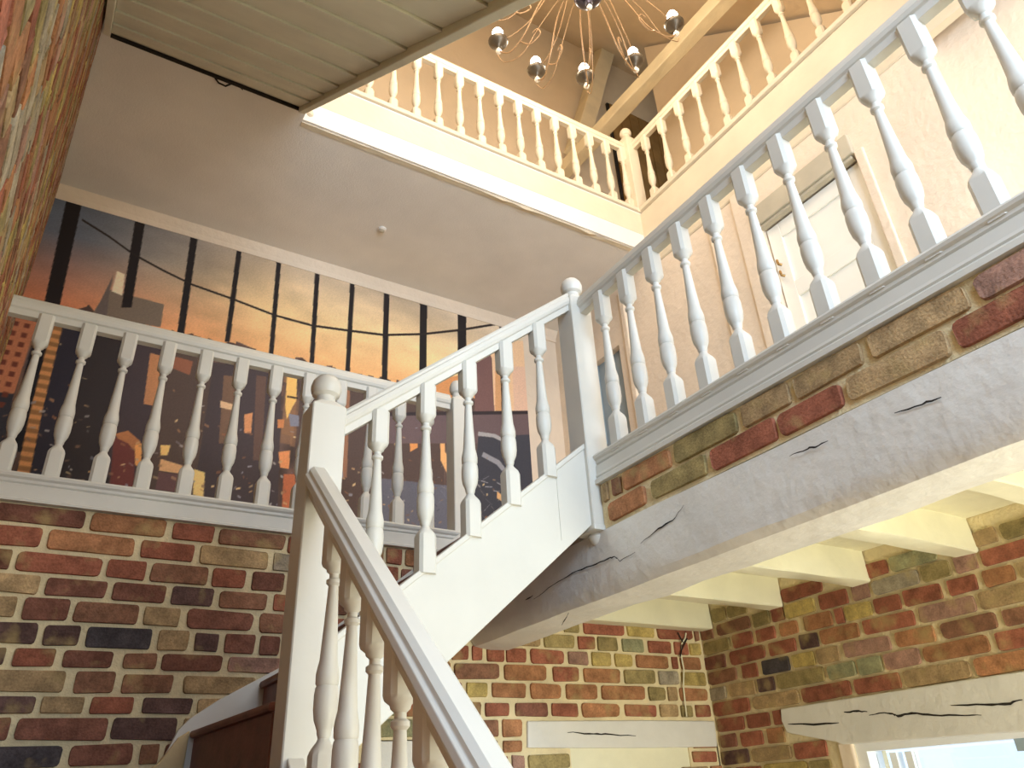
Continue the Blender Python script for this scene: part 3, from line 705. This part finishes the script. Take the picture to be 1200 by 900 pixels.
# ================================================================ MURAL
def point_in(poly, X, Z):
    ins = np.zeros(X.shape, bool); n = len(poly); j = n - 1
    for i in range(n):
        xi, zi = poly[i]; xj, zj = poly[j]
        if zi != zj:
            c = ((zi > Z) != (zj > Z)) & (X < (xj - xi) * (Z - zi) / (zj - zi) + xi)
            ins ^= c
        j = i
    return ins
def build_mural():
    x0, x1, z0, z1 = -.56, 3.28, 1.27, 3.79
    nx, nz = 1280, 840
    xs = np.linspace(x0, x1, nx); zs = np.linspace(z0, z1, nz)
    X, Z = np.meshgrid(xs, zs)
    rng = np.random.RandomState(11)
    C = np.zeros(X.shape + (3,))
    def h(c): return np.array([int(c[i:i + 2], 16) / 255 for i in (0, 2, 4)])
    t = np.clip((Z - 2.95) / .85, 0, 1)[..., None]
    low, mid, top = h('d9904a'), h('d8aa68'), h('a48a6c')
    sky = np.where(t < .45, low + (mid - low) * t / .45, mid + (top - mid) * (t - .45) / .55)
    l = np.clip((.95 - X) / 1.3, 0, 1)[..., None]
    lowl, topl = h('c4683c'), h('50586a')
    skyl = lowl + (topl - lowl) * np.clip(t * 1.5, 0, 1)
    sky = sky * (1 - l) + skyl * l
    rr = np.clip((X - 1.9) / 1.2, 0, 1)[..., None] * t
    sky = sky * (1 - .5 * rr) + h('c8b496') * .5 * rr
    def smooth_noise(a, b):
        g0 = rng.rand(a, b); yi = np.linspace(0, a - 1.001, nz); xi = np.linspace(0, b - 1.001, nx)
        y0 = yi.astype(int)[:, None]; x0_ = xi.astype(int)[None, :]; fy = (yi - yi.astype(int))[:, None]; fx = (xi - xi.astype(int))[None, :]
        return (g0[y0, x0_] * (1 - fy) * (1 - fx) + g0[y0 + 1, x0_] * fy * (1 - fx) + g0[y0, x0_ + 1] * (1 - fy) * fx + g0[y0 + 1, x0_ + 1] * fy * fx)
    cl = smooth_noise(14, 12) * .6 + smooth_noise(40, 30) * .4
    sky = sky * (.86 + .28 * cl)[..., None]
    C[:] = sky
    def paint(poly, c, blend=1.0):
        a = np.array(poly); lo = a.min(0); hi = a.max(0)
        i0, i1 = np.searchsorted(xs, [lo[0], hi[0]]); k0, k1 = np.searchsorted(zs, [lo[1], hi[1]])
        i1 += 1; k1 += 1
        if i0 >= nx or k0 >= nz or i1 <= 0 or k1 <= 0: return
        sub = C[k0:k1, i0:i1]; m = point_in(poly, X[k0:k1, i0:i1], Z[k0:k1, i0:i1])
        sub[m] = sub[m] * (1 - blend) + c * blend
    # city below the skyline
    sl = 2.93 + .09 * (smooth_noise(2, 60) - .5) + .035 * np.repeat(rng.rand(1, nx // 16), 16, 1)
    city = Z < sl
    base = h('4a352e') * (.7 + .8 * smooth_noise(30, 60))[..., None]
    C = np.where(city[..., None], base, C)
    for k in range(420):
        bx = rng.uniform(x0, x1); bz = rng.uniform(z0, 2.85); bw = rng.uniform(.015, .09); bh = rng.uniform(.05, .35)
        c = h(['5a4038', '3a2a2a', '6e4a34', '2c2428', '7c5236', '4a4048', '8c5a34', '6a4438'][rng.randint(8)])
        paint([(bx, bz), (bx + bw, bz), (bx + bw, bz + bh), (bx, bz + bh)], c, .6 if bz + bh < 2.9 else 0)
    for col, poly in MURAL:
        paint(poly, h(col))
    # lattice windows on the orange tower, street lights, rows of lit windows
    m = point_in(MURAL[3][1], X, Z) & ((np.floor(Z / .035) % 2 < 1) & (np.floor(X / .03) % 2 < 1)); C[m] = h('6a2c20')
    m = point_in(MURAL[6][1], X, Z) & ((np.floor(Z / .03) % 2 < 1)); C[m] *= .72
    for k in range(620):
        bx = rng.uniform(-.5, 3.2); bz = 1.5 + abs(rng.normal(0, .42))
        if bz > 2.8: continue
        w_, h_ = rng.uniform(.003, .016), rng.uniform(.003, .010); sk = rng.uniform(-.008, .008)
        c = h(['b88850', '9a928c', '98643c', '7a7a88', 'c8a468', '6a4a3a', '8a5030'][rng.randint(7)])
        paint([(bx - w_, bz - h_ - sk), (bx + w_, bz - h_ + sk), (bx + w_, bz + h_ + sk), (bx - w_, bz + h_ - sk)], c, rng.uniform(.4, .95))
    for k in range(170):
        bx = rng.uniform(2.3, 3.25); bz = rng.uniform(1.3, 2.3); l_ = rng.uniform(.02, .07); g_ = rng.uniform(-1.2, 1.2); t_ = rng.uniform(.003, .008)
        c = h(['a8a4a8', '6a6874', '54545e', '8a7a6a', '2a2a34'][rng.randint(5)])
        paint([(bx, bz), (bx + l_, bz + g_ * l_), (bx + l_, bz + g_ * l_ + t_), (bx, bz + t_)], c, .7)
    for col, poly in MURAL:
        if col in ('1c1618', '231a18', '2c2226'):
            paint(poly, h(col))
    nx //= 2; nz //= 2
    C = C.reshape(nz, 2, nx, 2, 3).mean((1, 3))
    xs = xs.reshape(nx, 2).mean(1); zs = zs.reshape(nz, 2).mean(1); X, Z = np.meshgrid(xs, zs)
    C *= (.96 + .08 * rng.rand(nz, nx))[..., None]
    g_ = C.mean(2, keepdims=True); C = np.clip((g_ + (C - g_) * .70) * 1.25 + .03, 0, 1)
    L = np.where(C <= .04045, C / 12.92, ((C + .055) / 1.055) ** 2.4)
    P = np.stack([X.ravel(), np.full(X.size, YM - .006), Z.ravel()], 1)
    idx = np.arange(nx * nz).reshape(nz, nx)
    q = np.stack([idx[:-1, :-1].ravel(), idx[:-1, 1:].ravel(), idx[1:, 1:].ravel(), idx[1:, :-1].ravel()], 1)
    c0 = np.array([(x0 + x1) / 2, YM, (z0 + z1) / 2])
    me = bpy.data.meshes.new('wall_mural')
    n = len(P)
    # thin edge so that the panel has thickness
    bx = np.array([[x0, YM, z0], [x1, YM, z0], [x1, YM, z1], [x0, YM, z1]])
    V = np.concatenate([P, bx]) - c0
    corners = [idx[0, 0], idx[0, -1], idx[-1, -1], idx[-1, 0]]
    faces = q.tolist() + [[corners[i], n + i, n + (i + 1) % 4, corners[(i + 1) % 4]] for i in range(4)]
    me.from_pydata(V.tolist(), [], faces)
    at = me.color_attributes.new('Col', 'FLOAT_COLOR', 'POINT')
    A = np.ones((n + 4, 4), np.float32); A[:n, :3] = L.reshape(-1, 3); A[n:, :3] = .05
    at.data.foreach_set('color', A.ravel())
    me.materials.append(M['mural'])
    o = bpy.data.objects.new('wall_mural', me); COL.objects.link(o)
    o.location = (c0[0], c0[1], c0[2] + H)
    tag(o, 'large printed wall mural of a city at sunset seen through dark glazing bars', 'mural')
build_mural()

# ================================================================ BALUSTRADES
def baluster_mesh(L, s=1.0, n=16):
    prof = [(-.03, .033, 1), (.160, .033, 1), (.178, .030, .75), (.205, .018, 0), (.215, .015, 0), (.232, .019, 0), (.240, .019, 0), (.247, .021, 0), (.275, .029, 0), (.31, .0325, 0), (.36, .0325, 0), (.385, .030, 0),
            (.39, .0275, 0), (.397, .031, 0), (.43, .0315, 0), (.45, .029, 0), (.48, .0245, 0), (.60, .0195, 0), (.745, .0145, 0), (.755, .014, 0), (.765, .021, 0), (.778, .021, 0), (.786, .0135, 0), (.802, .0135, 0), (.812, .022, 0),
            (.822, .024, 0), (.835, .031, .8), (.850, .033, 1), (1.03, .033, 1)]
    mb = MB(); rs = []
    for t, r, sq in prof:
        ring = []
        for j in range(n):
            a = 2 * math.pi * (j + .5) / n
            c, d = math.cos(a), math.sin(a)
            k = 1 / max(abs(c), abs(d))
            f = 1 + (k - 1) * sq
            if sq == 1: f = min(f, 1.36)
            ring.append((c * r * f * s, d * r * f * s, (t - .5) * L))
        rs.append(ring)
    mb.rings(rs)
    me = mb.mesh('baluster', M['white'], (0, 0, 0))
    me.shade_smooth() if hasattr(me, 'shade_smooth') else None
    try: me.set_sharp_from_angle(angle=math.radians(38))
    except Exception: pass
    return me
RAIL = [(-.020, -.100), (.020, -.100), (.021, -.070), (.030, -.064), (.036, -.050), (.033, -.030), (.026, -.024), (.024, -.012), (.014, 0), (-.014, 0), (-.024, -.012), (-.026, -.024), (-.033, -.030), (-.036, -.050), (-.030, -.064), (-.021, -.070)]
def sweep(profile, a, b):
    """profile (side, up); a, b points at the top of the rail; vertical end cuts"""
    a = Vector(a); b = Vector(b); d = Vector((b.x - a.x, b.y - a.y, 0)).normalized(); sd = Vector((d.y, -d.x, 0))
    mb = MB()
    mb.rings([[tuple(p + sd * u + Vector((0, 0, w))) for u, w in profile] for p in (a, b)], smooth=False)
    return mb
B755 = baluster_mesh(.755); B715 = baluster_mesh(.715); B76 = baluster_mesh(.735)

# gallery railing on the back brick wall
t = empty('gallery_balustrade', (.7, 3.53, 1.16), 'white turned balustrade on the left above the brick wall, in front of the mural', 'balustrade')
sweep(RAIL, (-.44, 3.53, 2.130), (1.81, 3.53, 2.130)).build('handrail', 'white', t, .002)
MB().yz([(3.60, 1.277), (3.472, 1.277), (3.468, 1.268), (3.472, 1.258), (3.482, 1.250), (3.482, 1.238), (3.489, 1.232), (3.484, 1.226), (3.484, 1.172), (3.474, 1.166), (3.474, 1.156), (3.60, 1.156)], -.46, 1.86).build('base_rail', 'white', t)
for i in range(12):
    place('baluster', B755, (-.27 + .1765 * i, 3.53, 1.655), t)
# landing balustrade
t = empty('landing_balustrade', (1.93, .8, 1.15), 'white turned balustrade high on the right, above the brick edge of the landing', 'balustrade')
sweep(RAIL, (1.93, 2.34, 2.125), (1.93, -1.6, 2.125)).build('handrail', 'white', t, .002)
MB().prism([(2.03, 1.277), (1.893, 1.277), (1.888, 1.268), (1.892, 1.258), (1.902, 1.252), (1.902, 1.240), (1.909, 1.234), (1.900, 1.228), (1.898, 1.19), (1.894, 1.178), (1.898, 1.172), (1.886, 1.160), (1.886, 1.142), (2.03, 1.142)],
           lambda a, b: (a, 2.36, b), lambda a, b: (a, -1.8, b)).build('base_rail', 'white', t)
for i in range(13):
    place('baluster', B755, (1.93, 2.19 - .1778 * i, 1.650), t)
# top gallery balustrades
t = empty('top_balustrade', (2.3, 3.55, 4.34), 'cream-lit turned balustrade on the upper gallery, left of the corner post', 'balustrade')
sweep(RAIL, (.6, 3.545, 5.165), (3.64, 3.545, 5.165)).build('handrail', 'fascia', t, .002)
MB().box(.7, 3.64, 3.50, 3.59, 4.335, 4.355).build('base_rail', 'fascia', t)
def top_bal(x, y, t):
    o = place('baluster', BT, (x, y, 4.705), t)
BT = baluster_mesh(.72); BT.materials[0] = M['fascia']
for i in range(15):
    top_bal(1.02 + .1835 * i, 3.545, t)
t = empty('top_balustrade', (3.69, 2.0, 4.34), 'cream-lit turned balustrade on the upper gallery, running right from the corner post towards the camera', 'balustrade')
sweep(RAIL, (3.69, 3.50, 5.165), (3.69, .4, 5.165)).build('handrail', 'fascia', t, .002)
MB().box(3.65, 3.74, .4, 3.55, 4.335, 4.355).build('base_rail', 'fascia', t)
for i in range(15):
    top_bal(3.69, 3.335 - .216 * i, t)
# stair balustrades
S2 = .817
t = empty('stair_balustrade', (1.3, 2.385, .7), 'white sloping balustrade of the middle flight, rising right between the two tall newel posts', 'balustrade')
r2 = lambda x: 1.27 + S2 * (x - .79)
RAIL2 = [(u * .8, w * 1.05) for u, w in RAIL]
sweep(RAIL2, (.775, 2.37, r2(.775)), (1.865, 2.37, r2(1.865))).build('handrail', 'white', t, .002)
st = lambda x: .645 + .811 * (x - 1.016)
for x in (.913, 1.106, 1.294, 1.478, 1.662):
    zt = r2(x) - .105; zb = st(x)
    place('baluster', B715, (x + .01, 2.37, (zt + zb) / 2), t, 0, (1, 1, (zt - zb) / .715))
S1 = .85
t = empty('stair_balustrade', (.70, 1.6, -.6), 'cream sloping balustrade of the lowest flight in the foreground, below the first newel post', 'balustrade')
r1 = lambda y: 1.015 - S1 * (2.33 - y)
sweep([(u * 1.32, w * 1.12) for u, w in RAIL], (.70, .70, r1(.70)), (.70, 2.335, r1(2.335))).build('handrail', 'white', t, .002)
for y in (2.10, 1.93, 1.762, 1.605, 1.447, 1.29, 1.13, .97, .81):
    zt = r1(y) - .112
    place('baluster', B76, (.70, y, zt + .03 - .3675), t)

# newel posts
def newel(name, x, y, z0, z1, w, label, mat='white', drop=False):
    t = empty(name, (x, y, z0), label, 'newel post')
    h = w / 2; sh = z1 - .135; mb = MB()
    rs = []
    for z, k, ch in ((z0, h, .004), (sh - .02, h, .004), (sh, h * .80, .02), (sh + .004, h * .72, .02)):
        rs.append([(x + a * k - (ch if abs(a) == 1 and q else 0) * a, y + b * k - (0 if q else ch) * b, z) for a, b, q in ((1, 1, 1), (1, 1, 0), (1, -1, 0), (1, -1, 1), (-1, -1, 1), (-1, -1, 0), (-1, 1, 0), (-1, 1, 1))])
    mb.rings(rs, smooth=False).build('shaft', mat, t)
    r = w * .41
    c = MB().lathe([(r * .72, sh), (r * .78, sh + .012), (r * .70, sh + .022), (r * .70, sh + .034), (r * .98, sh + .044), (r * 1.1, sh + .062), (r * 1.1, sh + .080), (r * .98, sh + .100), (r * .70, sh + .118), (r * .3, sh + .128), (.001, sh + .130)], x, y, 24)
    c.build('ball_cap', mat, t)
    if drop:
        MB().box(x - h - .006, x + h + .006, y - h - .006, y + h + .006, z0 - .012, z0 + .012).build('collar', mat, t, .004)
        MB().lathe([(.040, z0 - .012), (.044, z0 - .025), (.034, z0 - .045), (.018, z0 - .06), (.012, z0 - .066), (.017, z0 - .074), (.012, z0 - .086), (.001, z0 - .09)], x, y, 16).build('drop', mat, t)
    return t
newel('newel_post', .722, 2.392, -.30, 1.415, .123, 'tall cream newel post with ball cap where the two lower flights turn')
newel('newel_post', 1.92, 2.392, .955, 2.275, .120, 'bluish-white newel post with ball cap and hanging drop, left end of the landing balustrade', drop=True)
newel('newel_post', 1.865, 3.53, 1.19, 2.25, .098, 'slender white newel post at the right end of the gallery railing by the mural')
newel('newel_post', 3.665, 3.53, 4.30, 5.365, .118, 'cream corner newel post of the top gallery with round ball cap', 'fascia')

# ================================================================ STAIRCASE
stair = empty('staircase', (.7, 2.4, -1.6), 'white painted staircase with dark treads, turning right around the first newel post', 'staircase')
xa, xb = .785, 1.862
bot = lambda x: .405 + .838 * (x - 1.19)
MB().xz([(xa, st(xa)), (xb, st(xb)), (xb, bot(xb)), (xa, bot(xa))], 2.352, 2.392).build('outer_string', 'white', stair, .004)
MB().xz([(xa, st(xa) + .004), (xb, st(xb) + .004), (xb, st(xb) - .022), (xa, st(xa) - .022)], 2.345, 2.40).build('string_capping', 'white', stair, .004)
MB().xz([(1.70, st(1.70) - .05), (1.73, st(1.73) - .05), (1.73, bot(1.73) + .05), (1.70, bot(1.70) + .05)], 2.349, 2.353).build('panel_moulding', 'white', stair)
MB().xz([(.50, .14), (.56, .30), (.60, .345), (.70, .415), (.938, .548), (1.538, 1.02), (1.84, 1.262), (1.84, 1.04), (1.0, .36), (.62, .04), (.50, -.02)], 3.468, 3.492).build('wall_string', 'white', stair, .003)
MB().xz([(-.405, -.02), (.44, -.02), (.53, .02), (.60, .14), (.605, .30), (.565, .275), (.51, .19), (.45, .14), (-.405, .13)], 3.455, 3.492).build('string_foot', 'skirting', stair, .006)
nos = [(1.82, 1.25), (1.585, 1.06), (1.35, .87), (1.115, .68), (.88, .49)]
for i, (x, z) in enumerate(nos[1:]):
    MB().box(x - .022, x + .245, 2.392, 3.468, z - .03, z).build('tread', 'tread', stair, .01)
for x, z in nos:
    MB().box(x, x + .016, 2.392, 3.468, z - .19, z - .03).build('riser', 'tread', stair)
wnd = [(.605, 3.468), (.66, 2.52), (.72, 2.45), (.90, 2.40), (.90, 3.468)]
MB().xy(wnd, .27, .30).build('tread', 'tread', stair, .012)
MB().xy([(.625, 3.468), (.675, 2.53), (.70, 2.53), (.65, 3.468)], .08, .27).build('riser', 'tread', stair)
MB().xy([(-.31, 2.31), (.66, 2.31), (.66, 3.468), (-.405, 3.468)], .075, .105).build('tread', 'tread', stair, .01)
MB().box(-.31, .66, 2.335, 2.35, -.08, .075).build('riser', 'tread', stair)
for k in range(8):
    y = 2.11 - .225 * k; z = -.085 - .19 * k
    xw = -.42 - .084 * (y - .02 - 3.40) + .02
    MB().box(xw, .66, y - .02, y + .24, z - .03, z).build('tread', 'tread', stair, .01)
    MB().box(xw, .66, y, y + .016, max(z - .19, -1.6), z - .03).build('riser', 'tread', stair)
MB().yz([(2.33, .13), (.40, .13 - .85 * 1.93), (.40, -1.6), (.62, -1.6), (2.33, -.22)], .675, .725).build('outer_string', 'white', stair, .004)

# upper flight overhead
up = empty('upper_staircase', (.2, .4, 1.25), 'underside of the next staircase overhead at the top left, grey overlapping boards between strings', 'staircase')
sz = lambda y: 3.885 - .84 * (3.46 - y)
xl = lambda y: -.42 - .084 * (y - 3.40)
def slab(y0, y1, za0, za1, zb0, zb1, x0=None, x1=.712):
    v = []
    for (y, lo_z, hi_z) in ((y0, za0, zb0), (y1, za1, zb1)):
        a = (xl(y) + .055) if x0 is None else xl(y) + x0
        b = x1 if x0 is None else xl(y) + x1
        v += [(a, y, lo_z), (b, y, lo_z), (b, y, hi_z), (a, y, hi_z)]
    return MB().add(v, [(0, 1, 2, 3), (7, 6, 5, 4), (0, 4, 5, 1), (1, 5, 6, 2), (2, 6, 7, 3), (3, 7, 4, 0)])
Y = 3.395
while Y > .5:
    y2 = Y - .285
    slab(Y, y2, sz(Y) + .042, sz(y2) + .026, sz(Y) + .070, sz(y2) + .070).build('soffit_board', 'soffit', up, .006)
    Y = y2
MB().yz([(3.40, sz(3.40) - .005), (.45, sz(.45) - .005), (.45, sz(.45) + .30), (3.40, sz(3.40) + .30)], .708, .745).build('outer_string', 'soffit', up, .004)
slab(3.37, .45, sz(3.37) + .005, sz(.45) + .005, sz(3.37) + .28, sz(.45) + .28, .022, .056).build('wall_string', 'soffit', up, .003)
MB().box(-.36, .705, 3.388, 3.398, CE - .045, CE - .004).build('gap', 'dark', up)
for k in range(13):
    z = 4.11 - .19 * k; y = 3.30 - .226 * k
    slab(y + .03, y - .24, z - .03, z - .03, z, z).build('tread', 'tread', up)

# ================================================================ SMALL THINGS
det = empty('ceiling_detector', (1.612, 4.233, CE), 'tiny round detector on the flat grey ceiling in front of the mural', 'detector')
MB().lathe([(.030, CE), (.030, CE - .012), (.022, CE - .018)], 1.612, 4.233, 16).build('base', 'ceiling', det)
MB().lathe([(.016, CE - .018), (.018, CE - .03), (.001, CE - .036)], 1.612, 4.233, 12).build('sensor', 'stone', det)
MB().tube([(.20, 3.42, CE - .01), (.23, 3.43, CE - .035), (.27, 3.425, CE - .045), (.30, 3.41, CE - .02), (.34, 3.405, CE - .02), (.365, 3.40, CE - .045), (.36, 3.395, CE - .02)], .006).build('loose_cable', 'dark', None, 0,
    'short loose dark cable end hanging from the gap above the overhead stair', 'cable')
MB().tube([(3.40, 3.488, .83), (3.385, 3.486, .80), (3.345, 3.486, .76), (3.33, 3.486, .70), (3.335, 3.486, .62), (3.31, 3.486, .52), (3.30, 3.486, .36)], .005).build('wall_cable', 'joist', None, 0,
    'thin pale cable running down the back brick wall near the corner', 'cable')
MB().tube([(3.33, 3.484, .83), (3.36, 3.484, .77), (3.40, 3.484, .80), (3.34, 3.484, .73), (3.32, 3.484, .69)], .004).build('twisted_wire', 'dark', None, 0,
    'twisted end of dark wire on the back brick wall near the corner', 'wire')

# ================================================================ CHANDELIER
CX, CY, CZ = 2.31, 2.35, 4.90
ch = empty('chandelier', (CX, CY, CZ - .15), 'twelve-armed chandelier with candle bulbs, seen from below at the top of the stairwell', 'chandelier')
MB().lathe([(.001, CZ - .20), (.02, CZ - .195), (.03, CZ - .17), (.075, CZ - .15), (.098, CZ - .115), (.10, CZ - .085), (.085, CZ - .05), (.05, CZ - .03), (.035, CZ + .05), (.05, CZ + .10), (.03, CZ + .16), (.02, CZ + .5), (.05, CZ + .56), (.02, CZ + .62), (.015, CZ + .70)], CX, CY, 24).build('hub', 'bronze', ch)
MB().lathe([(.001, CZ - .245), (.016, CZ - .235), (.02, CZ - .22), (.012, CZ - .20)], CX, CY, 12).build('finial', 'crystal', ch)
MB().tube([(CX, CY, CZ + .70), (CX, CY, rz(CY) + .02)], .008).build('chain', 'wire', ch)
def spline(pts, n=7):
    pts = [Vector(p) for p in pts]; P = [pts[0]] + pts + [pts[-1]]; out = []
    for i in range(1, len(P) - 2):
        for k in range(n):
            t = k / n; a, b, c, d = P[i - 1], P[i], P[i + 1], P[i + 2]
            out.append(.5 * ((2 * b) + (c - a) * t + (2 * a - 5 * b + 4 * c - d) * t * t + (3 * b - a - 3 * c + d) * t ** 3))
    return out + [pts[-1]]
for i in range(12):
    an = math.radians(-6.5 + 30.6 * i) if i < 6 else math.radians(146.5 + (i - 5) * (207.0 / 7) - 0)
    c, s = math.cos(an), math.sin(an); tx, ty = -s, c; R_ = .74
    pt = lambda r, z, o=0: (CX + c * r + tx * o, CY + s * r + ty * o, CZ + z)
    arm = MB().tube(spline([pt(.06, .02), pt(.16, .16, .02), pt(.34, .10, .03), pt(.50, -.12, .02), pt(.64, -.19), pt(.73, -.12), pt(.74, -.05)]), .0055).build('arm', 'wire', ch)
    MB().tube(spline([pt(.08, .10, -.01), pt(.22, .10, -.03), pt(.42, -.06, -.04), pt(.56, -.24, -.03), pt(.70, -.24, -.02), pt(.75, -.15)]), .0035).build('arm_strand', 'wire', arm)
    MB().tube(spline([pt(.55, -.16, .01), pt(.48, -.22, -.01), pt(.40, -.16, -.02), pt(.42, -.09, -.02), pt(.46, -.10, -.02)], 5), .005).build('scroll', 'wire', arm)
    MB().tube(spline([pt(.03, .55), pt(.25, .30, -.03), pt(.45, .10, -.04), pt(.62, .02, -.03), pt(.72, .0)], 6), .0035).build('bead_chain', 'wire', arm)
    x, y, z = pt(R_, 0)
    cup = MB().lathe([(.010, z - .075), (.022, z - .06), (.03, z - .05), (.062, z - .03), (.072, z - .012), (.074, z), (.066, z), (.05, z - .02), (.018, z - .028), (.018, z + .02), (.015, z + .04)], x, y, 18).build('candle_cup', 'silver', ch)
    MB().lathe([(.001, z - .135), (.018, z - .125), (.024, z - .11), (.018, z - .095), (.008, z - .085), (.008, z - .07)], x, y, 12).build('drop', 'crystal', cup)
    MB().lathe([(.010, z + .035), (.030, z + .05), (.041, z + .075), (.041, z + .10), (.026, z + .13), (.008, z + .145), (.001, z + .155)], x, y, 14).build('bulb', 'bulb', cup)
    d = bpy.data.lights.new('bulb_light', 'POINT'); d.energy = LAMP; d.color = (1.0, .89, .72); d.shadow_soft_size = .05
    lo = bpy.data.objects.new('bulb_light', d); COL.objects.link(lo); lo.location = (x, y, z + H + .24)
